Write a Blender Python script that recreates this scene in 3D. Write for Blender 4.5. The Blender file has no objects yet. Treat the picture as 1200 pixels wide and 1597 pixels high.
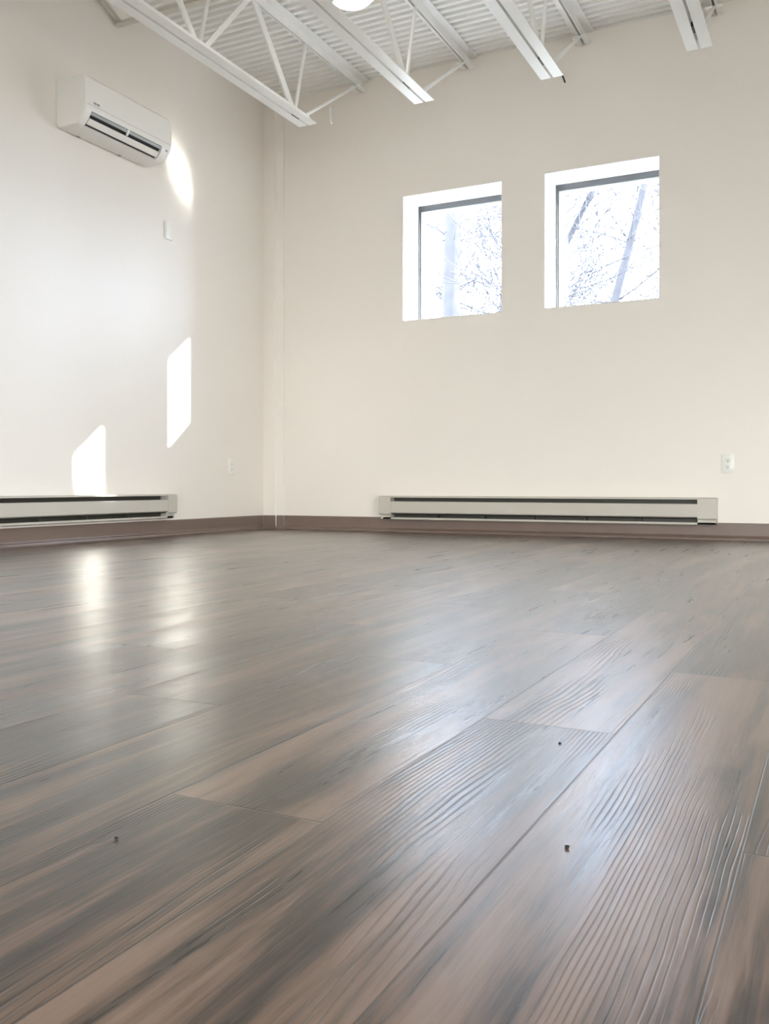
import bpy, bmesh, math, random
from mathutils import Vector, Matrix

# ------------------------------------------------------------------ camera, world, sun, exposure
scn = bpy.context.scene
COL = scn.collection
CAM = (3.892, -5.780, 0.325)
YAW = 26.557                       # degrees, towards the left wall
FPX = 1424.5                       # focal length in pixels of the 1200 px wide frame
cd = bpy.data.cameras.new('camera')
cam = bpy.data.objects.new('camera', cd)
COL.objects.link(cam)
cam.location = CAM
cam.rotation_euler = (math.radians(90), 0, math.radians(YAW))
cd.sensor_fit = 'HORIZONTAL'
cd.sensor_width = 36.0
cd.lens = 36.0 * FPX / 1200.0
cd.shift_x = 0.0
cd.shift_y = -41.5 / 1597.0 * (1597.0 / 1200.0)
cd.clip_start = 0.02
cd.clip_end = 400
scn.camera = cam

SKY = (2.10, 2.38, 3.05)           # sky beyond the two windows
SKY_WARM = (0.95, 0.93, 0.92)      # paler sky on the other side
SKY_STRENGTH = 12.0
SUN_ENERGY = 50.0
LAMP_STRENGTH = 6.0
EXPOSURE = 0.06

world = bpy.data.worlds.new('sky')
scn.world = world
world.use_nodes = True
bg = world.node_tree.nodes['Background']
wt = world.node_tree
wtc = wt.nodes.new('ShaderNodeTexCoord')
wsp = wt.nodes.new('ShaderNodeSeparateXYZ')
wmr = wt.nodes.new('ShaderNodeMapRange')
wmr.interpolation_type = 'SMOOTHSTEP'
wmr.inputs[1].default_value, wmr.inputs[2].default_value = -0.4, 0.6
wmx = wt.nodes.new('ShaderNodeMix')
wmx.data_type = 'RGBA'
wmx.inputs[6].default_value = (*SKY_WARM, 1)
wmx.inputs[7].default_value = (*SKY, 1)
wt.links.new(wtc.outputs['Generated'], wsp.inputs[0])
wt.links.new(wsp.outputs[1], wmr.inputs[0])
wt.links.new(wmr.outputs[0], wmx.inputs[0])
wt.links.new(wmx.outputs[2], bg.inputs['Color'])
bg.inputs['Strength'].default_value = SKY_STRENGTH

sd = bpy.data.lights.new('sun', 'SUN')
sd.energy = SUN_ENERGY
sd.angle = math.radians(0.8)
sd.color = (1.0, 0.96, 0.90)
sun = bpy.data.objects.new('sun', sd)
COL.objects.link(sun)
sun.location = (12, 10, 12)
sun.rotation_euler = Vector((-1.0, -0.79, -0.638)).to_track_quat('-Z', 'Y').to_euler()

scn.view_settings.view_transform = 'Standard'
scn.view_settings.look = 'None'
scn.view_settings.gamma = 1.0
scn.view_settings.use_curve_mapping = False
scn.view_settings.exposure = EXPOSURE
try:
    scn.cycles.max_bounces = 12
    scn.cycles.diffuse_bounces = 8
    scn.cycles.glossy_bounces = 4
    scn.cycles.transparent_max_bounces = 12
    scn.cycles.blur_glossy = 0.1
    scn.cycles.sample_clamp_indirect = 0.0
    scn.cycles.use_denoising = True
    scn.cycles.use_guiding = True
except Exception:
    pass

# room, metres: left wall x = 0, back wall y = 0, floor z = 0
RX, RY, RZ = 8.40, -9.20, 3.21
WT = 0.37                          # back wall thickness
W1 = (1.147, 1.875, 1.476, 2.348)
W2 = (2.167, 2.894, 1.476, 2.354)
SIDE = (-8.60, -4.20, 0.15, 2.40)   # unseen glazing added in the right wall to light the room
REAR = (2.6, 7.2, 0.12, 2.30)       # unseen glazing added behind the photographer to light the back wall
FD = 0.255                         # depth of the window frame in the reveal


def portal(name, loc, sx, sy, rot):
    ld = bpy.data.lights.new(name, 'AREA')
    ld.shape = 'RECTANGLE'
    ld.size, ld.size_y = sx, sy
    ld.cycles.is_portal = True
    o = bpy.data.objects.new(name, ld)
    COL.objects.link(o)
    o.location = loc
    o.rotation_euler = rot
    return o


R90 = math.pi / 2
for w in (W1, W2):                 # daylight sampling aids in the two openings (give no light of their own)
    portal('daylight_portal', ((w[0] + w[1]) / 2, WT + 0.02, (w[2] + w[3]) / 2), w[1] - w[0], w[3] - w[2], (-R90, 0, 0))
portal('daylight_portal', ((REAR[0] + REAR[1]) / 2, RY - 0.30, (REAR[2] + REAR[3]) / 2),
       REAR[1] - REAR[0], REAR[3] - REAR[2], (R90, 0, 0))
portal('daylight_portal', (RX + 0.24, (SIDE[0] + SIDE[1]) / 2, (SIDE[2] + SIDE[3]) / 2),
       SIDE[3] - SIDE[2], SIDE[1] - SIDE[0], (0, R90, 0))



# ------------------------------------------------------------------ materials
class NT:
    def __init__(self, name):
        self.m = bpy.data.materials.new(name)
        self.m.use_nodes = True
        self.t = self.m.node_tree
        self.b = self.t.nodes['Principled BSDF']

    def n(self, typ, **kw):
        nd = self.t.nodes.new(typ)
        for k, v in kw.items():
            setattr(nd, k, v)
        return nd

    def put(self, sock, v):
        if hasattr(v, 'is_output') or isinstance(v, bpy.types.NodeSocket):
            self.t.links.new(v, sock)
        else:
            sock.default_value = v

    def math(self, op, a, b=0.0, c=None, clamp=False):
        nd = self.n('ShaderNodeMath', operation=op, use_clamp=clamp)
        self.put(nd.inputs[0], a)
        self.put(nd.inputs[1], b)
        if c is not None:
            self.put(nd.inputs[2], c)
        return nd.outputs[0]

    def xyz(self, x, y, z):
        nd = self.n('ShaderNodeCombineXYZ')
        for s, v in zip(nd.inputs, (x, y, z)):
            self.put(s, v)
        return nd.outputs[0]

    def noise(self, vec, scale=1.0, detail=2.0, rough=0.5, dist=0.0):
        nd = self.n('ShaderNodeTexNoise')
        self.put(nd.inputs['Vector'], vec)
        nd.inputs['Scale'].default_value = scale
        nd.inputs['Detail'].default_value = detail
        nd.inputs['Roughness'].default_value = rough
        nd.inputs['Distortion'].default_value = dist
        return nd.outputs['Fac']

    def ramp(self, fac, stops):
        nd = self.n('ShaderNodeValToRGB')
        self.put(nd.inputs[0], fac)
        els = nd.color_ramp.elements
        while len(els) < len(stops):
            els.new(0.5)
        for e, (p, c) in zip(els, stops):
            e.position = p
            e.color = (*c, 1) if len(c) == 3 else c
        return nd.outputs[0]

    def step(self, v, lo, hi):
        nd = self.n('ShaderNodeMapRange', interpolation_type='SMOOTHSTEP')
        self.put(nd.inputs[0], v)
        nd.inputs[1].default_value, nd.inputs[2].default_value = lo, hi
        return nd.outputs[0]

    def mix(self, f, a, b, blend='MIX'):
        nd = self.n('ShaderNodeMix', data_type='RGBA', blend_type=blend)
        self.put(nd.inputs[0], f)
        self.put(nd.inputs[6], (*a, 1) if isinstance(a, tuple) else a)
        self.put(nd.inputs[7], (*b, 1) if isinstance(b, tuple) else b)
        return nd.outputs[2]

    def bump(self, h, strength, dist, normal=None):
        nd = self.n('ShaderNodeBump')
        self.put(nd.inputs['Height'], h)
        nd.inputs['Strength'].default_value = strength
        nd.inputs['Distance'].default_value = dist
        if normal is not None:
            self.t.links.new(normal, nd.inputs['Normal'])
        return nd.outputs[0]


def plain(name, col, rough=0.5, metal=0.0, spec=0.5, var=0.04, scale=6.0, bump=0.0, bscale=200.0):
    """painted / plastic / metal surface with a faint mottled tone"""
    k = NT(name)
    tc = k.n('ShaderNodeTexCoord').outputs['Object']
    f = k.noise(tc, scale, 3.0)
    c0 = tuple(max(0, c * (1 - var)) for c in col)
    c1 = tuple(min(1, c * (1 + var)) for c in col)
    k.put(k.b.inputs['Base Color'], k.mix(f, c0, c1))
    k.b.inputs['Roughness'].default_value = rough
    k.b.inputs['Metallic'].default_value = metal
    k.b.inputs['Specular IOR Level'].default_value = spec
    if bump:
        k.put(k.b.inputs['Normal'], k.bump(k.noise(tc, bscale, 2.0), bump, 0.001))
    return k.m


def wood_floor():
    k = NT('wood_plank_vinyl')
    tc = k.n('ShaderNodeTexCoord').outputs['Object']
    sp = k.n('ShaderNodeSeparateXYZ')
    k.put(sp.inputs[0], tc)
    x, y = sp.outputs[0], sp.outputs[1]
    PW, PL = 0.184, 1.22
    u = k.math('DIVIDE', k.math('SUBTRACT', x, 3.261), PW)
    idx = k.math('FLOOR', u)
    fu = k.math('FRACT', u)
    v = k.math('SUBTRACT', k.math('DIVIDE', k.math('ADD', y, 5.02), PL), k.math('MULTIPLY', idx, 0.362))
    jdx = k.math('FLOOR', v)
    fv = k.math('FRACT', v)
    wn = k.n('ShaderNodeTexWhiteNoise', noise_dimensions='2D')
    k.put(wn.inputs['Vector'], k.xyz(idx, jdx, 0.0))
    rnd = wn.outputs['Value']
    seed = k.math('MULTIPLY', rnd, 57.0)
    # broad tone streaks inside a plank
    patch = k.noise(k.xyz(k.math('MULTIPLY', x, 17.0), k.math('MULTIPLY', y, 1.5), seed), 1.0, 5.0, 0.62, 0.35)
    wide = k.noise(k.xyz(k.math('MULTIPLY', x, 6.0), k.math('MULTIPLY', y, 0.9), k.math('ADD', seed, 9.0)), 1.0, 2.0)
    strip = k.noise(k.xyz(k.math('MULTIPLY', x, 62.0), k.math('MULTIPLY', y, 2.2), k.math('ADD', seed, 31.0)), 1.0, 4.0, 0.65, 0.2)
    tone = k.math('ADD', k.math('MULTIPLY', patch, 0.62), k.math('MULTIPLY', wide, 0.22))
    tone = k.math('ADD', tone, k.math('MULTIPLY', strip, 0.22))
    tone = k.math('ADD', tone, k.math('MULTIPLY', k.math('SUBTRACT', rnd, 0.5), 0.10))
    col = k.ramp(tone, [(0.435, (0.017, 0.012, 0.008)), (0.500, (0.034, 0.025, 0.018)),
                        (0.540, (0.068, 0.047, 0.034)), (0.580, (0.155, 0.096, 0.064)),
                        (0.640, (0.240, 0.158, 0.114))])
    # wire brushed cathedral grain: contour lines of a stretched field
    warp = k.noise(k.xyz(k.math('MULTIPLY', x, 5.0), k.math('MULTIPLY', y, 0.85), k.math('ADD', seed, 3.0)), 1.0, 1.0)
    warp2 = k.noise(k.xyz(k.math('MULTIPLY', x, 26.0), k.math('MULTIPLY', y, 7.0), seed), 1.0, 1.0)
    ph = k.math('ADD', k.math('MULTIPLY', warp, 110.0), k.math('MULTIPLY', x, 900.0))
    ph = k.math('ADD', ph, k.math('MULTIPLY', warp2, 7.0))
    line = k.math('SINE', ph)
    zone = k.step(k.noise(k.xyz(k.math('MULTIPLY', x, 13.0), k.math('MULTIPLY', y, 1.7), k.math('ADD', seed, 21.0)), 1.0, 2.0), 0.47, 0.64)
    groove = k.math('MULTIPLY', k.step(line, 0.5, 1.0), zone)
    fine = k.noise(k.xyz(k.math('MULTIPLY', x, 330.0), k.math('MULTIPLY', y, 5.0), seed), 1.0, 3.0, 0.6)
    col = k.mix(k.math('MULTIPLY', groove, 0.42), col, (0.05, 0.043, 0.038))
    col = k.mix(k.math('MULTIPLY', k.step(fine, 0.50, 0.72), 0.14), col, (0.26, 0.21, 0.18))
    col = k.mix(k.math('MULTIPLY', k.step(fine, 0.50, 0.30), 0.22), col, (0.06, 0.05, 0.045))
    # scuffed pale dust smears
    du = k.step(k.noise(tc, 7.0, 5.0, 0.7), 0.62, 0.80)
    col = k.mix(k.math('MULTIPLY', du, 0.10), col, (0.42, 0.39, 0.37))
    # seams
    eu = k.math('MULTIPLY', k.math('MINIMUM', fu, k.math('SUBTRACT', 1.0, fu)), PW)
    ev = k.math('MULTIPLY', k.math('MINIMUM', fv, k.math('SUBTRACT', 1.0, fv)), PL)
    e = k.math('MINIMUM', eu, ev)
    seam = k.step(e, 0.0014, 0.0004)
    col = k.mix(k.math('MULTIPLY', seam, 0.7), col, (0.03, 0.026, 0.023))
    k.put(k.b.inputs['Base Color'], col)
    rg = k.math('ADD', k.math('MULTIPLY', groove, 0.14), k.math('MULTIPLY', fine, 0.16))
    k.put(k.b.inputs['Roughness'], k.math('ADD', rg, 0.23))
    k.b.inputs['Specular IOR Level'].default_value = 0.22
    k.b.inputs['Coat Weight'].default_value = 1.0
    cr = k.math('ADD', k.math('MULTIPLY', strip, 0.30), k.math('MULTIPLY', patch, 0.22))
    k.put(k.b.inputs['Coat Roughness'], k.math('ADD', cr, 0.07))
    k.b.inputs['Coat IOR'].default_value = 1.34
    h = k.math('SUBTRACT', k.math('MULTIPLY', fine, 0.35), k.math('MULTIPLY', groove, 0.8))
    h = k.math('SUBTRACT', h, k.math('MULTIPLY', seam, 1.4))
    h = k.math('ADD', h, k.math('MULTIPLY', k.math('SUBTRACT', patch, 0.5), 0.5))
    k.put(k.b.inputs['Normal'], k.bump(h, 0.45, 0.0012))
    k.put(k.b.inputs['Coat Normal'], k.bump(k.math('ADD', h, k.math('MULTIPLY', strip, 1.2)), 0.40, 0.0012))
    return k.m


def glass_pane():
    k = NT('window_glass')
    t = k.t
    t.nodes.remove(k.b)
    tr = k.n('ShaderNodeBsdfTransparent')
    tr.inputs[0].default_value = (0.95, 0.98, 0.98, 1)
    gl = k.n('ShaderNodeBsdfGlossy')
    gl.inputs['Roughness'].default_value = 0.02
    lw = k.n('ShaderNodeLayerWeight')
    lw.inputs[0].default_value = 0.5
    fr5 = k.math('MULTIPLY_ADD', k.math('POWER', lw.outputs['Facing'], 5.0), 0.93, 0.05)
    mx = k.n('ShaderNodeMixShader')
    t.links.new(fr5, mx.inputs[0])
    t.links.new(tr.outputs[0], mx.inputs[1])
    t.links.new(gl.outputs[0], mx.inputs[2])
    t.links.new(mx.outputs[0], t.nodes['Material Output'].inputs[0])
    return k.m


def glow(name, col, strength):
    k = NT(name)
    k.b.inputs['Base Color'].default_value = (*col, 1)
    k.b.inputs['Emission Color'].default_value = (*col, 1)
    k.b.inputs['Emission Strength'].default_value = strength
    return k.m


M = {}
M['wall'] = plain('wall_paint', (0.82, 0.768, 0.705), 0.42, spec=0.35, var=0.012, scale=2.0, bump=0.06, bscale=260)
M['sill'] = plain('gloss_white_paint', (0.86, 0.86, 0.85), 0.13, spec=1.0, var=0.01)
M['sill'].node_tree.nodes['Principled BSDF'].inputs['Metallic'].default_value = 0.5
M['reveal'] = plain('white_jamb_paint', (0.86, 0.86, 0.85), 0.35, var=0.01)
M['deck'] = plain('painted_deck', (0.83, 0.82, 0.79), 0.38, var=0.03, scale=4)
M['steel'] = plain('painted_steel', (0.84, 0.83, 0.80), 0.32, var=0.03, scale=10)
M['steel_dull'] = plain('dull_painted_steel', (0.62, 0.59, 0.52), 0.45, var=0.06, scale=12)
M['dark'] = plain('dark_metal', (0.03, 0.028, 0.026), 0.5)
M['base'] = plain('brown_vinyl_base', (0.180, 0.128, 0.103), 0.36, var=0.08, scale=9)
M['floor'] = wood_floor()
M['frame'] = plain('dark_bronze_frame', (0.10, 0.105, 0.115), 0.40)
M['bead'] = plain('pale_glazing_bead', (0.72, 0.73, 0.74), 0.4)
M['glass'] = glass_pane()
M['heater'] = plain('cream_enamel', (0.52, 0.485, 0.425), 0.30, var=0.03)
M['fin'] = plain('heater_fin_metal', (0.07, 0.065, 0.055), 0.5, metal=0.3)
M['ac'] = plain('white_plastic', (0.83, 0.80, 0.755), 0.30, var=0.01)
M['ac_grey'] = plain('grey_plastic', (0.36, 0.36, 0.36), 0.4)
M['black'] = plain('outlet_shade_black', (0.012, 0.012, 0.012), 0.5)
M['plate'] = plain('ivory_plastic', (0.82, 0.80, 0.75), 0.28, var=0.01)
M['lamp'] = glow('lit_diffuser', (1.0, 0.93, 0.82), LAMP_STRENGTH)
M['bark'] = plain('pale_bark', (0.085, 0.092, 0.118), 0.8, var=0.3, scale=8, bump=0.4, bscale=30)
M['ground'] = plain('winter_grass', (0.12, 0.115, 0.10), 0.9, var=0.25, scale=1.5)
M['blocker'] = plain('sun_blocker_surface', (0.45, 0.40, 0.36), 0.8, var=0.1)
M['crumb'] = plain('dark_grit', (0.02, 0.017, 0.015), 0.7)


# ------------------------------------------------------------------ mesh helpers
class MB:
    def __init__(self):
        self.bm = bmesh.new()

    def box(self, a, b, bevel=0.0):
        x0, x1 = sorted((a[0], b[0])); y0, y1 = sorted((a[1], b[1])); z0, z1 = sorted((a[2], b[2]))
        vs = [self.bm.verts.new(p) for p in ((x0, y0, z0), (x1, y0, z0), (x1, y1, z0), (x0, y1, z0),
                                             (x0, y0, z1), (x1, y0, z1), (x1, y1, z1), (x0, y1, z1))]
        fs = [self.bm.faces.new([vs[i] for i in q]) for q in
              ((0, 3, 2, 1), (4, 5, 6, 7), (0, 1, 5, 4), (1, 2, 6, 5), (2, 3, 7, 6), (3, 0, 4, 7))]
        if bevel:
            es = list({e for f in fs for e in f.edges})
            bmesh.ops.bevel(self.bm, geom=es, offset=bevel, segments=2, affect='EDGES', profile=0.5)
        return self

    def prism(self, prof, fn, t0, t1):
        """closed profile [(a, b)] placed by fn(a, b, t) and extruded from t0 to t1"""
        A = [self.bm.verts.new(fn(a, b, t0)) for a, b in prof]
        B = [self.bm.verts.new(fn(a, b, t1)) for a, b in prof]
        n = len(prof)
        for i in range(n):
            j = (i + 1) % n
            self.bm.faces.new((A[i], A[j], B[j], B[i]))
        self.bm.faces.new(A[::-1])
        self.bm.faces.new(B)
        return self

    def tube(self, pts, rad, seg=8, cap=True):
        pts = [Vector(p) for p in pts]
        rads = rad if isinstance(rad, (list, tuple)) else [rad] * len(pts)
        rings = []
        ref = None
        for i, p in enumerate(pts):
            d = (pts[min(i + 1, len(pts) - 1)] - pts[max(i - 1, 0)]).normalized()
            if ref is None:
                ref = d.cross(Vector((0, 0, 1)))
                if ref.length < 1e-3:
                    ref = d.cross(Vector((1, 0, 0)))
                ref.normalize()
            ref = (ref - d * ref.dot(d)).normalized()
            up = d.cross(ref)
            rings.append([self.bm.verts.new(p + (ref * math.cos(2 * math.pi * k / seg) + up * math.sin(2 * math.pi * k / seg)) * rads[i])
                          for k in range(seg)])
        for r, s in zip(rings, rings[1:]):
            for k in range(seg):
                self.bm.faces.new((r[k], r[(k + 1) % seg], s[(k + 1) % seg], s[k]))
        if cap:
            self.bm.faces.new(rings[0][::-1])
            self.bm.faces.new(rings[-1])
        return self

    def bar(self, p, q, w, t, upish=(0, 0, 1)):
        """flat bar from p to q: w wide, t thick"""
        p, q = Vector(p), Vector(q)
        d = (q - p).normalized()
        s = d.cross(Vector(upish))
        if s.length < 1e-3:
            s = d.cross(Vector((1, 0, 0)))
        s.normalize()
        n = s.cross(d)
        c = [(-w / 2, -t / 2), (w / 2, -t / 2), (w / 2, t / 2), (-w / 2, t / 2)]
        A = [self.bm.verts.new(p + s * a + n * b) for a, b in c]
        B = [self.bm.verts.new(q + s * a + n * b) for a, b in c]
        for i in range(4):
            j = (i + 1) % 4
            self.bm.faces.new((A[i], A[j], B[j], B[i]))
        self.bm.faces.new(A[::-1])
        self.bm.faces.new(B)
        return self

    def lathe(self, prof, c, seg=40):
        cx, cy = c
        rings = []
        for r, z in prof:
            if r < 1e-5:
                rings.append([self.bm.verts.new((cx, cy, z))])
            else:
                rings.append([self.bm.verts.new((cx + r * math.cos(2 * math.pi * k / seg), cy + r * math.sin(2 * math.pi * k / seg), z))
                              for k in range(seg)])
        for a, b in zip(rings, rings[1:]):
            for k in range(seg):
                k2 = (k + 1) % seg
                if len(a) == 1 and len(b) > 1:
                    self.bm.faces.new((a[0], b[k], b[k2]))
                elif len(b) == 1 and len(a) > 1:
                    self.bm.faces.new((a[k], a[k2], b[0]))
                elif len(a) > 1:
                    self.bm.faces.new((a[k], a[k2], b[k2], b[k]))
        return self

    def build(self, name, mat, parent=None, smooth=False):
        bmesh.ops.recalc_face_normals(self.bm, faces=self.bm.faces[:])
        me = bpy.data.meshes.new(name)
        self.bm.to_mesh(me)
        self.bm.free()
        me.materials.append(mat)
        o = bpy.data.objects.new(name, me)
        COL.objects.link(o)
        if parent is not None:
            o.parent = parent
            o.matrix_parent_inverse = parent_world(parent).inverted()
        if smooth:
            for p in me.polygons:
                p.use_smooth = True
            if smooth != 'all':
                me.set_sharp_from_angle(angle=math.radians(35))
        return o


def parent_world(o):
    m = Matrix.LocRotScale(o.location, o.rotation_euler, o.scale)
    if o.parent is not None:
        return parent_world(o.parent) @ o.matrix_parent_inverse @ m
    return m


def tag(o, label=None, cat=None, group=None, kind=None):
    for key, val in (('label', label), ('category', cat), ('group', group), ('kind', kind)):
        if val:
            o[key] = val
    return o


def empty(name, loc, label=None, cat=None, group=None, kind=None):
    o = bpy.data.objects.new(name, None)
    o.empty_display_size = 0.1
    COL.objects.link(o)
    o.location = loc
    return tag(o, label, cat, group, kind)


# ------------------------------------------------------------------ the room shell
tag(MB().box((-0.2, WT, -0.2), (RX + 0.2, RY - 0.2, 0.0)).build('floor', M['floor']),
    'grey brown wood plank floor with brushed grain', 'floor', kind='structure')


def wall_with_holes(name, mat, holes, x0, x1, z0, z1, y0, y1, label):
    """slab in the xz plane, cut by rectangular holes that do not overlap in x"""
    m = MB()
    cur = x0
    for (a, b, c, d) in sorted(holes):
        m.box((cur, y0, z0), (a, y1, z1))
        m.box((a, y0, z0), (b, y1, c))
        m.box((a, y0, d), (b, y1, z1))
        cur = b
    m.box((cur, y0, z0), (x1, y1, z1))
    bmesh.ops.remove_doubles(m.bm, verts=m.bm.verts[:], dist=1e-5)
    return tag(m.build(name, mat), label, 'wall', kind='structure')


TOP = RZ + 0.10
wall_with_holes('wall_back', M['wall'], [W1, W2], 0.0, RX, 0.0, TOP, 0.0, WT, 'warm white wall with two small windows')
wall_with_holes('wall_rear', M['wall'], [REAR], 0.0, RX, 0.0, TOP, RY - 0.28, RY, 'wall behind the photographer with added wide glazing')
tag(MB().box((-0.2, WT, 0), (0, RY - 0.28, TOP)).build('wall_left', M['wall']), 'warm white left wall carrying the air conditioner', 'wall', kind='structure')
m = MB()
m.box((RX, WT, 0), (RX + 0.2, SIDE[1], TOP)).box((RX, SIDE[0], 0), (RX + 0.2, RY - 0.28, TOP))
m.box((RX, SIDE[0], 0), (RX + 0.2, SIDE[1], SIDE[2])).box((RX, SIDE[0], SIDE[3]), (RX + 0.2, SIDE[1], TOP))
tag(m.build('wall_right', M['wall']), 'warm white wall on the right with added wide glazing', 'wall', kind='structure')


def deck():
    """corrugated form deck, ribs running along x"""
    m = MB()
    P, D = 0.0645, 0.021
    prof = []
    y = 0.05
    while y > RY - 0.25:
        prof += [(y, RZ + D), (y - 0.018, RZ + D), (y - 0.027, RZ), (y - 0.0555, RZ)]
        y -= P
    xa, xb = -0.1, RX + 0.1
    t = 0.0015
    A = [m.bm.verts.new((xa, yy, zz)) for yy, zz in prof]
    B = [m.bm.verts.new((xb, yy, zz)) for yy, zz in prof]
    A2 = [m.bm.verts.new((xa, yy, zz + t)) for yy, zz in prof]
    B2 = [m.bm.verts.new((xb, yy, zz + t)) for yy, zz in prof]
    for i in range(len(prof) - 1):
        m.bm.faces.new((A[i], A[i + 1], B[i + 1], B[i]))
        m.bm.faces.new((A2[i], A2[i + 1], B2[i + 1], B2[i]))
    return m.build('ceiling', M['deck'])


tag(deck(), 'white corrugated metal roof deck', 'ceiling', kind='structure')

# boxed pipe chase in the corner
m = MB().prism([(0.0, 0.0), (0.0, -0.030), (0.100, -0.033), (0.109, -0.020), (0.165, -0.008), (0.165, 0.0)], lambda a, b, t: (a, b, t), 0.0, RZ + 0.02)
tag(m.build('trim_1', M['wall']), 'slim boxed out pipe chase in the far corner', 'trim', kind='structure')


# vinyl cove base (profile: out from wall, height)
COVE = [(0.0, 0.0), (0.026, 0.0), (0.026, 0.006), (0.020, 0.015), (0.010, 0.020), (0.0045, 0.028), (0.004, 0.097), (0.002, 0.101), (0.0, 0.101)]
tag(MB().prism(COVE, lambda a, b, t: (t, -a, b), 0.160, RX).build('baseboard_back', M['base']), 'brown vinyl cove base along the window wall', 'baseboard', kind='structure')
tag(MB().prism(COVE, lambda a, b, t: (a, t, b), -0.045, RY).build('baseboard_left', M['base']), 'brown vinyl cove base along the left wall', 'baseboard', kind='structure')
tag(MB().prism(COVE, lambda a, b, t: (RX - a, t, b), 0.0, SIDE[1] + 0.02).build('baseboard_right', M['base']), 'brown vinyl cove base along the right wall', 'baseboard', kind='structure')
tag(MB().prism(COVE, lambda a, b, t: (t, -0.033 - a, b), 0.0, 0.108)
    .prism(COVE, lambda a, b, t: (0.108 + 0.057 * t + 0.34 * a, -0.020 + 0.014 * t - 0.96 * a, b), 0.0, 1.0)
    .build('baseboard_corner', M['base']), 'short brown cove base around the corner chase', 'baseboard', kind='structure')


# windows in the back wall
def window(n, w, side):
    x0, x1, z0, z1 = w
    root = empty('window_%d' % n, ((x0 + x1) / 2, FD, z0), 'small square window, %s of the two in the back wall' % side, 'window', kind='structure')
    lin = 0.003
    m = MB()      # painted jamb and head linings of the deep reveal
    m.box((x0, 0.002, z0 + lin), (x0 + lin, FD, z1 - lin))
    m.box((x1 - lin, 0.002, z0 + lin), (x1, FD, z1 - lin))
    m.box((x0, 0.002, z1 - lin), (x1, FD, z1))
    m.build('jamb_lining', M['reveal'], root)
    MB().box((x0, 0.002, z0), (x1, FD, z0 + lin)).build('window_sill', M['sill'], root)
    # dark outer frame
    f = MB()
    d0, d1 = FD, FD + 0.075
    f.box((x0, d0, z0), (x0 + 0.018, d1, z1))
    f.box((x1 - 0.018, d0, z0), (x1, d1, z1))
    f.box((x0 + 0.018, d0, z1 - 0.040), (x1 - 0.018, d1, z1))
    f.box((x0 + 0.018, d0, z0), (x1 - 0.018, d1, z0 + 0.020))
    f.build('window_frame', M['frame'], root)
    b = MB()
    a0, a1, c0, c1 = x0 + 0.018, x1 - 0.018, z0 + 0.020, z1 - 0.040
    e0, e1 = FD + 0.012, FD + 0.060
    b.box((a0, e0, c0), (a0 + 0.022, e1, c1), 0.003)
    b.box((a1 - 0.022, e0, c0), (a1, e1, c1), 0.003)
    b.box((a0 + 0.022, e0, c1 - 0.018), (a1 - 0.022, e1, c1), 0.003)
    b.box((a0 + 0.022, e0, c0), (a1 - 0.022, e1, c0 + 0.02), 0.003)
    b.build('glazing_bead', M['bead'], root)
    MB().box((a0 + 0.018, FD + 0.034, c0 + 0.016), (a1 - 0.018, FD + 0.038, c1 - 0.014)).build('pane', M['glass'], root)
    return root


window(1, W1, 'left')
window(2, W2, 'right')

# unseen glazing added in the right wall as daylight fill
y0, y1, z0, z1 = SIDE
root = empty('window_3', (RX + 0.1, (y0 + y1) / 2, z0), 'unseen wide glazing added in the right wall for fill light', 'window', kind='structure')
m = MB()
for i in range(4):
    yy = y0 + (y1 - y0 - 0.05) * i / 3
    m.box((RX + 0.06, yy, z0), (RX + 0.16, yy + 0.05, z1))
for zz in (z0, z1 - 0.05):
    m.box((RX + 0.06, y0, zz), (RX + 0.16, y1, zz + 0.05))
m.build('mullion_frame', M['frame'], root)
MB().box((RX + 0.10, y0 + 0.01, z0 + 0.01), (RX + 0.106, y1 - 0.01, z1 - 0.01)).build('pane', M['glass'], root)

# unseen glazing added in the rear wall, brightens the back wall
x0, x1, z0, z1 = REAR
root = empty('window_4', ((x0 + x1) / 2, RY - 0.1, z0), 'unseen wide glazing added behind the photographer for fill light', 'window', kind='structure')
m = MB()
for i in range(5):
    xx = x0 + (x1 - x0 - 0.05) * i / 4
    m.box((xx, RY - 0.06, z0), (xx + 0.05, RY - 0.16, z1))
for zz in (z0, z1 - 0.05):
    m.box((x0, RY - 0.06, zz), (x1, RY - 0.16, zz + 0.05))
m.build('mullion_frame', M['frame'], root)
MB().box((x0 + 0.01, RY - 0.10, z0 + 0.01), (x1 - 0.01, RY - 0.106, z1 - 0.01)).build('pane', M['glass'], root)

# ground outside
g = MB().box((-60, 70, -0.35), (60, -60, -0.21))
tag(g.build('ground', M['ground']), 'pale ground outside the building', 'ground', kind='structure')


# unseen gabled block added to keep low sun off the left wall's foot
m = MB().prism([(4.70, -0.21), (4.70, 5.36), (4.52, 5.37), (2.96, 8.1), (1.3, 5.37), (1.05, 5.36), (1.05, -0.21)], lambda a, b, t: (t, a, b), 8.0, 15.0)
tag(m.build('sun_blocker_gable', M['blocker']), 'unseen gabled block added to cut off the low sun', 'sun blocker', kind='structure')


# ------------------------------------------------------------------ bar joists
LEG, TK, GAP = 0.058, 0.006, 0.014
ZB, ZT = 2.640, RZ - 0.001         # underside of the bottom chord, top of the top chord


def angle_pair(m, x, z, sgn, y0, y1, leg=LEG, gap=GAP):
    """two back to back angles; flat legs at height z, upright legs towards sgn"""
    for s in (-1, 1):
        a = x + s * gap / 2
        m.box((a, y0, z), (a + s * leg, y1, z + sgn * TK))
        m.box((a, y0, z + sgn * TK), (a + s * TK, y1, z + sgn * leg))


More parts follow.
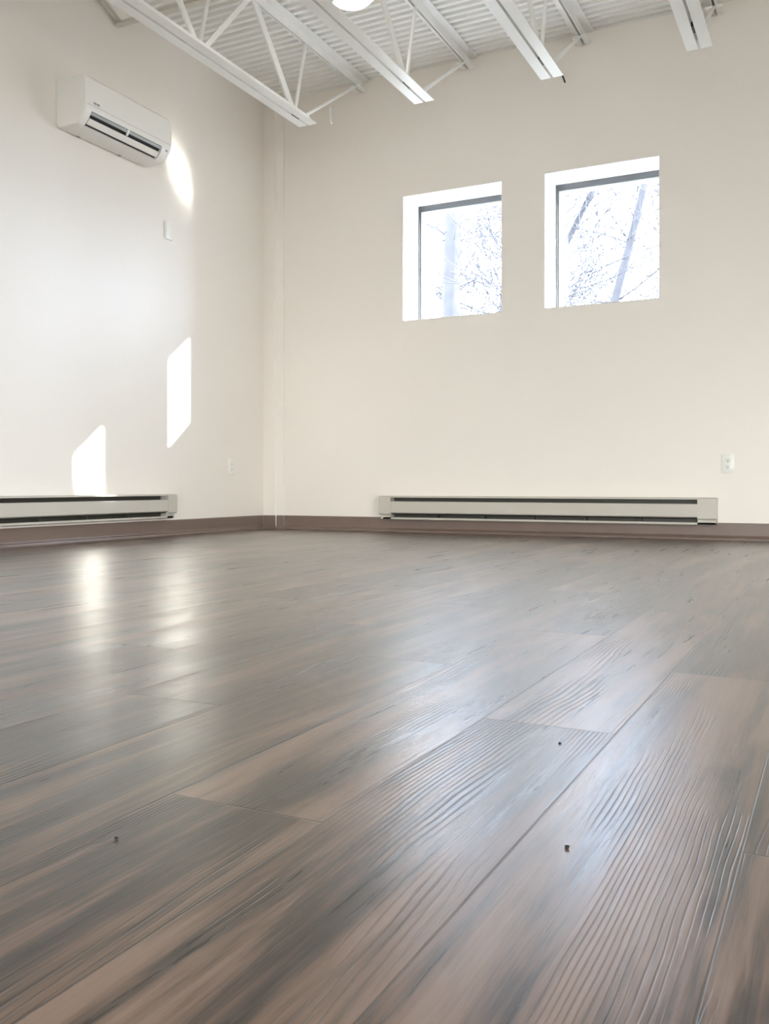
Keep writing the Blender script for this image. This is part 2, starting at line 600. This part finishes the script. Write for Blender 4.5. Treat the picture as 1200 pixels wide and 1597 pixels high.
def joist(x, yend, panel, label):
    root = empty('bar_joist', (x, yend, ZB), label, 'ceiling joist', 'white open web joists under the roof deck')
    y1 = RY + 0.02
    m = MB(); angle_pair(m, x, ZT, -1, -0.004, y1); m.build('top_chord', M['steel'], root)
    m = MB(); angle_pair(m, x, ZB, 1, yend, y1); m.build('bottom_chord', M['steel'], root)
    # bearing seat at the wall
    m = MB()
    m.box((x - 0.045, -0.003, ZT - 0.075), (x - 0.010, -0.11, ZT - LEG - 0.002))
    m.box((x + 0.010, -0.003, ZT - 0.075), (x + 0.045, -0.11, ZT - LEG - 0.002))
    m.build('bearing_seat', M['steel'], root)
    zt, zb = ZT - 0.045, ZB + 0.035
    MB().tube([(x, yend + -0.06, zb), (x, -0.10, ZT - 0.068)], 0.0105, 10).build('end_rod', M['steel'], root, True)
    y = panel
    k = 0
    while y > RY + 0.6:
        # leaning upright, then the two diagonals of the panel point
        MB().tube([(x, y, zb), (x, y + 0.13, zt)], 0.0105, 10).build('web_rod', M['steel'], root, True)
        far = MB().bar((x, y - 0.03, zb), (x, y - 0.455, zt), 0.050, 0.014, (1, 0, 0)) if k == 0 else \
            MB().bar((x, y - 0.03, zb), (x, y - 0.44, zt), 0.034, 0.014, (1, 0, 0))
        far.build('web_angle', M['steel'], root)
        if k:
            MB().bar((x, y + 0.035, zb), (x, y + 0.47, zt), 0.030, 0.012, (1, 0, 0)).build('web_angle', M['steel'], root)
        y -= 0.955
        k += 1
    # dark filler in the gap of the bottom chord at the first panel point
    m = MB().box((x - 0.007, panel + 0.05, ZB + 0.003), (x + 0.007, panel - 0.03, ZB + 0.05))
    m.build('filler_plate', M['dark'], root)
    return root


joist(0.824, -0.745, -0.90, 'white open web steel joist nearest the left wall')
joist(1.640, -0.735, -0.99, 'white open web steel joist passing just in front of the lit ceiling lamp')
joist(2.425, -0.715, -0.93, 'white open web steel joist with a short dark wire at its end')
joist(3.222, -0.700, -0.93, 'white open web steel joist farthest right, above the right heater')

# bridging angle between the left wall and the first joist
root = empty('bridging_bar', (0.0, -1.60, 3.09), 'beige steel bridging angle running from the left wall to the first joist', 'ceiling brace')
m = MB().box((0.004, -1.58, 3.075), (0.81, -1.62, 3.081)).box((0.004, -1.58, 3.081), (0.81, -1.586, 3.115))
m.build('bridging_angle', M['steel_dull'], root)
MB().bar((0.030, -1.585, 3.09), (0.030, -1.85, 3.205), 0.036, 0.008, (1, 0, 0)).build('kicker_brace', M['steel_dull'], root)

# stray wires
tag(MB().tube([(0.824, -0.462, 2.862), (0.826, -0.462, 2.835), (0.829, -0.464, 2.80), (0.836, -0.47, 2.765), (0.845, -0.475, 2.745)], 0.006, 8).build('hanging_wire', M['steel'], smooth=True),
    'short white curved wire hanging from the end rod of the leftmost joist', 'wire')
tag(MB().tube([(2.478, -0.705, 2.652), (2.487, -0.703, 2.632), (2.496, -0.70, 2.604)], 0.005, 8).build('hanging_wire', M['dark'], smooth=True),
    'short dark wire sticking down at the end of a joist', 'wire')

# ------------------------------------------------------------------ ceiling lamp
LX, LY, LZ = 1.425, -1.265, 3.085
root = empty('pendant_light', (LX, LY, RZ), 'glowing round ceiling lamp behind the second joist, cut by the top of the photo', 'lamp')
MB().lathe([(0.0, RZ - 0.002), (0.07, RZ - 0.002), (0.075, RZ - 0.02), (0.03, RZ - 0.03), (0.0, RZ - 0.03)], (LX, LY), 32).build('canopy', M['steel'], root, True)
MB().tube([(LX, LY, RZ - 0.02), (LX, LY, LZ + 0.07)], 0.022, 16).build('stem', M['steel'], root, True)
MB().lathe([(0.0, LZ + 0.085), (0.05, LZ + 0.085), (0.09, LZ + 0.06), (0.132, LZ + 0.025), (0.143, LZ + 0.005), (0.138, LZ), (0.128, LZ + 0.010), (0.0, LZ + 0.016)], (LX, LY), 48).build('housing', M['ac'], root, True)
MB().lathe([(0.128, LZ + 0.008), (0.120, LZ - 0.018), (0.096, LZ - 0.038), (0.055, LZ - 0.050), (0.0, LZ - 0.054)], (LX, LY), 48).build('diffuser', M['lamp'], root, 'all')


# ------------------------------------------------------------------ air conditioner on the left wall
def air_conditioner():
    ya, yb = -2.066, -1.352
    root = empty('air_conditioner', (0.0, ya, 2.305), 'white wall mounted split air conditioner high on the left wall', 'air conditioner')
    fn = lambda a, b, t: (a, t, b)
    full = [(0.002, 2.572), (0.16, 2.576), (0.196, 2.572), (0.212, 2.558), (0.219, 2.52), (0.220, 2.44), (0.216, 2.402), (0.208, 2.376),
            (0.192, 2.348), (0.176, 2.328), (0.160, 2.314), (0.140, 2.307), (0.03, 2.303), (0.010, 2.308), (0.002, 2.320)]
    notch = [(0.002, 2.572), (0.16, 2.576), (0.196, 2.572), (0.212, 2.558), (0.219, 2.52), (0.220, 2.44), (0.216, 2.402), (0.2095, 2.380),
             (0.150, 2.430), (0.105, 2.385), (0.150, 2.3105), (0.140, 2.307), (0.03, 2.303), (0.010, 2.308), (0.002, 2.320)]
    n0, n1 = -2.012, -1.425
    m = MB()
    m.prism(full, fn, ya + 0.006, n0)
    m.prism(notch, fn, n0, n1)
    m.prism(full, fn, n1, yb - 0.006)
    body = m.build('housing', M['ac'], root, True)
    # slightly inset end panels
    def inset(k):
        c = (0.10, 2.44)
        return [(c[0] + (a - c[0]) * k, c[1] + (b - c[1]) * k) for a, b in full]
    MB().prism([(max(a, 0.002), b) for a, b in inset(0.985)], fn, ya, ya + 0.006).build('end_panel', M['ac'], root, True)
    MB().prism([(max(a, 0.002), b) for a, b in inset(0.985)], fn, yb - 0.006, yb).build('end_panel', M['ac'], root, True)
    # black block filling the outlet, its colour stands in for the shade inside
    tag(MB().prism([(0.2010, 2.3850), (0.150, 2.428), (0.107, 2.385), (0.1430, 2.3190)],
                   fn, n0 + 0.001, n1 - 0.001).build('air_outlet', M['black'], root), 'black fill for the shade in the air outlet')
    # white flap between the two slots
    MB().prism([(0.1660, 2.3195), (0.1690, 2.3170), (0.1790, 2.3270), (0.1915, 2.3450), (0.1890, 2.3475), (0.1760, 2.3310)], fn, n0 + 0.004, n1 - 0.010).build('louver_flap', M['ac'], root, True)
    # grey vanes behind the upper slot and the white divider
    for a, b in ((n0 + 0.004, -1.722), (-1.708, n1 - 0.004)):
        tag(MB().prism([(0.2078, 2.3775), (0.1995, 2.3625), (0.1965, 2.3645), (0.2045, 2.3795)], fn, a, b).build('guide_vane', M['ac_grey'], root), 'grey vane strip')
    MB().prism([(0.2090, 2.3790), (0.1925, 2.3490), (0.1880, 2.3530), (0.2030, 2.3810)], fn, -1.722, -1.708).build('slot_divider', M['ac'], root)
    # small grey mark on the front and the receiver window at the far end
    mk = MB()
    for i, wd in enumerate((0.010, 0.006, 0.009, 0.006)):
        y0 = -2.006 + i * 0.0125
        mk.box((0.2195, y0, 2.420), (0.2215, y0 + wd, 2.431))
    tag(mk.build('maker_mark', M['ac_grey'], root), 'tiny grey lettering')
    tag(MB().box((0.203, -1.392, 2.362), (0.2085, -1.376, 2.374), 0.001).build('receiver_window', M['ac_grey'], root), 'small grey receiver window')
    for y0 in (-1.93, -1.60):
        tag(MB().box((0.012, y0, 2.301), (0.026, y0 + 0.02, 2.3045)).build('panel_clip', M['ac_grey'], root), 'small grey clip under the unit')
    # refrigerant seam line along the front cover
    MB().box((0.2180, ya + 0.012, 2.4085), (0.2190, yb - 0.012, 2.4098)).build('cover_seam', M['ac_grey'], root)
    return root


air_conditioner()


# ------------------------------------------------------------------ baseboard heaters
def heater(place, L, capl, capr, zb, zt, loc, label):
    """built along t in [0, L] with a = distance from the wall; place(a, t, z) -> point"""
    root = empty('baseboard_heater', loc, label, 'heater', 'electric baseboard heaters')
    H = zt - zb
    z = lambda k: zb + H * k
    P = lambda prof, t0, t1, nm, mt, bev=False: MB().prism([(a, z(b)) for a, b in prof], lambda a, b, t: place(a, t, b), t0, t1).build(nm, mt, root, bev)
    P([(0.002, 0.02), (0.005, 0.02), (0.005, 0.99), (0.002, 0.99)], 0.004, L - 0.004, 'back_panel', M['fin'])  # dark colour puts the shade behind the slots into the panel
    P([(0.002, 0.975), (0.056, 0.955), (0.058, 0.93), (0.062, 0.93), (0.062, 0.975), (0.058, 1.0), (0.002, 1.0)], 0.004, L - 0.004, 'top_cover', M['heater'])
    P([(0.060, 0.775), (0.066, 0.755), (0.066, 0.31), (0.060, 0.28), (0.054, 0.27), (0.054, 0.285), (0.058, 0.30), (0.062, 0.32), (0.062, 0.755)],
      capl - 0.004, L - capr + 0.004, 'front_panel', M['heater'])
    P([(0.005, 0.02), (0.050, 0.0), (0.060, 0.03), (0.060, 0.100), (0.056, 0.100), (0.054, 0.04), (0.005, 0.045)], 0.03, L - 0.006, 'bottom_rail', M['heater'])
    for nm, t0, t1 in (('end_cap', 0.0, capl), ('end_cap', L - capr, L)):
        m = MB()
        cap = [(0.002, 0.985), (0.060, 0.985), (0.069, 0.955), (0.069, 0.25), (0.060, 0.20), (0.002, 0.20)]
        low = [(0.002, 0.20), (0.052, 0.20), (0.052, 0.13), (0.060, 0.12), (0.060, 0.03), (0.050, 0.006), (0.002, 0.006)]
        m.prism([(a, z(b)) for a, b in cap], lambda a, b, t: place(a, t, b), t0, t1)
        s0, s1 = (t0 + 0.012, t1) if t0 == 0.0 else (t0, t1 - 0.006)
        m.prism([(a, z(b)) for a, b in low], lambda a, b, t: place(a, t, b), s0, s1)
        m.build(nm, M['heater'], root, True)
    m = MB()
    m.tube([place(0.030, capl - 0.01, z(0.48)), place(0.030, L - capr + 0.01, z(0.48))], 0.007, 10)
    n = int((L - capl - capr) / 0.010)
    for i in range(n):
        t = capl + 0.006 + i * 0.010
        pa, pb = place(0.010, t, z(0.22)), place(0.052, t + 0.0012, z(0.74))
        m.box(pa, pb)
    tag(m.build('heating_element', M['fin'], root), 'dark finned heating element')
    for k in range(1, 6):
        t = capl + (L - capl - capr) * k / 6
        m = MB().box(place(0.005, t, z(0.045)), place(0.055, t + 0.008, z(0.215)))
        tag(m.build('support_bracket', M['fin'], root), 'dark bracket across the slots')
    return root


heater(lambda a, t, z: (0.992 + t, -a, z), 2.243, 0.090, 0.110, 0.086, 0.252, (0.992, 0.0, 0.086),
       'cream electric baseboard heater on the back wall under the windows')
heater(lambda a, t, z: (a, -1.118 - t, z), 2.243, 0.085, 0.110, 0.114, 0.270, (0.0, -1.118, 0.114),
       'cream electric baseboard heater on the left wall below the sun patch')


# ------------------------------------------------------------------ outlets and plates
def outlet(place, loc, label, duplex=True):
    """place(u, d, z): u across the plate, d out of the wall"""
    root = empty('wall_outlet', loc, label, 'wall outlet')
    hw, hh = 0.036, 0.058
    m = MB()
    m.box(place(-hw, 0.001, -hh), place(hw, 0.0065, hh), 0.002)
    m.build('cover_plate', M['plate'], root, True)
    for s in (-1, 1):
        c = s * 0.0195
        r = MB().box(place(-0.0165, 0.006, c - 0.0135), place(0.0165, 0.0085, c + 0.0135), 0.0012).build('receptacle', M['plate'], root, True)
        q = MB()
        q.box(place(-0.0075, 0.0083, c - 0.001), place(-0.0050, 0.0089, c + 0.008))
        q.box(place(0.0050, 0.0083, c - 0.001), place(0.0075, 0.0089, c + 0.007))
        q.box(place(-0.0028, 0.0083, c - 0.009), place(0.0028, 0.0089, c - 0.004))
        tag(q.build('slot', M['dark'], r), 'dark contact slots')
    MB().box(place(-0.003, 0.006, -0.003), place(0.003, 0.0076, 0.003), 0.0005).build('screw', M['steel_dull'], root)
    return root


outlet(lambda u, d, z: (3.291 + u, -d, 0.455 + z), (3.291, 0, 0.455), 'white duplex outlet low on the back wall, above the right end of the heater')
outlet(lambda u, d, z: (d, -0.446 + u, 0.456 + z), (0, -0.446, 0.456), 'white duplex outlet low on the left wall near the corner')

root = empty('wall_plate', (0, -1.125, 1.968), 'small blank white plate on the left wall below the air conditioner', 'wall plate')
MB().box((0.001, -1.160, 1.912), (0.014, -1.090, 2.024), 0.003).build('cover_plate', M['plate'], root, True)
for zz in (1.938, 1.998):
    MB().box((0.0138, -1.128, zz - 0.003), (0.0148, -1.122, zz + 0.003), 0.0004).build('screw', M['steel_dull'], root)

# ------------------------------------------------------------------ grit on the floor
random.seed(4)
for (px, py, s, lab) in ((3.297, -5.140, 0.0022, 'tiny dark crumb on the near floor at lower left'),
                         (3.576, -4.655, 0.0022, 'tiny dark crumb on the floor in the bluish window glare'),
                         (3.673, -4.976, 0.0026, 'tiny dark crumb on the brushed planks at lower right')):
    bm = bmesh.new()
    bmesh.ops.create_icosphere(bm, subdivisions=1, radius=s)
    for v in bm.verts:
        v.co *= random.uniform(0.7, 1.25)
        v.co.z *= 0.7
    mb = MB(); mb.bm.free(); mb.bm = bm
    o = mb.build('crumb', M['crumb'])
    o.location = (px, py, s * 0.55)
    tag(o, lab, 'crumb')


# ------------------------------------------------------------------ bare trees outside
def tree(base, height, lean, r0, seed, label, spread=1.0, fork=0.25, nb=3):
    rnd = random.Random(seed)
    root = empty('bare_tree', base, label, 'tree', 'bare winter trees outside the windows')
    base = Vector(base)
    trunk, twigs = MB(), MB()
    N = 12
    pts, rad = [], []
    p = base.copy()
    d = Vector((lean[0], lean[1], 1)).normalized()
    for i in range(N + 1):
        pts.append(p.copy())
        rad.append(r0 * (1 - 0.80 * i / N))
        d = (d + Vector((rnd.uniform(-.035, .035), rnd.uniform(-.035, .035), 0.0))).normalized()
        p = p + d * (height / N)
    trunk.tube(pts, rad, 10)

    def branch(p, d, ln, r, lev):
        n = 5
        q, rr = [p.copy()], [r]
        side = Vector((rnd.uniform(-1, 1), rnd.uniform(-1, 1), rnd.uniform(-.3, .8))) * 0.22
        for i in range(n):
            d = (d + side * 0.5 + Vector((rnd.uniform(-.16, .16), rnd.uniform(-.16, .16), rnd.uniform(-.08, .14)))).normalized()
            p = p + d * (ln / n)
            q.append(p.copy())
            rr.append(max(0.0055, r * (1 - 0.75 * (i + 1) / n)))
        twigs.tube(q, rr, 6 if lev < 2 else 4)
        if lev < 2 or (lev < 3 and rnd.random() < 0.6):
            for i in range(1, n + 1):
                for _ in range(2 if lev < 2 else 1):
                    a = Vector((rnd.uniform(-1, 1), rnd.uniform(-1, 1), rnd.uniform(-.4, .8))).normalized()
                    nd = (d * 0.6 + a * 0.9).normalized()
                    branch(q[i], nd, ln * rnd.uniform(.38, .62), max(0.0065, rr[i] * 0.6), lev + 1)
    for i in range(int(N * fork), N + 1):
        for _ in range(nb):
            ang = rnd.uniform(0, 2 * math.pi)
            nd = Vector((math.cos(ang) * spread, math.sin(ang) * spread, rnd.uniform(0.1, 0.9))).normalized()
            branch(pts[i], nd, height * rnd.uniform(.16, .30), rad[i] * rnd.uniform(.08, .20), 1)
    trunk.build('trunk', M['bark'], root, 'all')
    twigs.build('branches', M['bark'], root, 'all')
    return root


tree((-0.72, 5.2, -0.21), 9.0, (0.0, 0.03), 0.17, 11, 'bare tree with a straight thick trunk seen through the left window')
tree((-0.90, 7.6, -0.21), 9.5, (0.0, 0.0), 0.09, 5, 'slim bare tree at the right side of the left window', nb=5)
tree((0.47, 6.0, -0.21), 9.0, (0.234, 0.0), 0.085, 23, 'bare tree with a leaning stem in the right half of the right window', nb=4)
tree((-2.10, 7.5, -0.21), 9.0, (0.676, 0.0), 0.080, 31, 'bare tree leaning to the right at the left side of the right window', nb=4)
tree((1.62, 9.5, -0.21), 10.0, (-0.05, 0.0), 0.09, 42, 'far bare tree close to the right edge of the right window', nb=2)
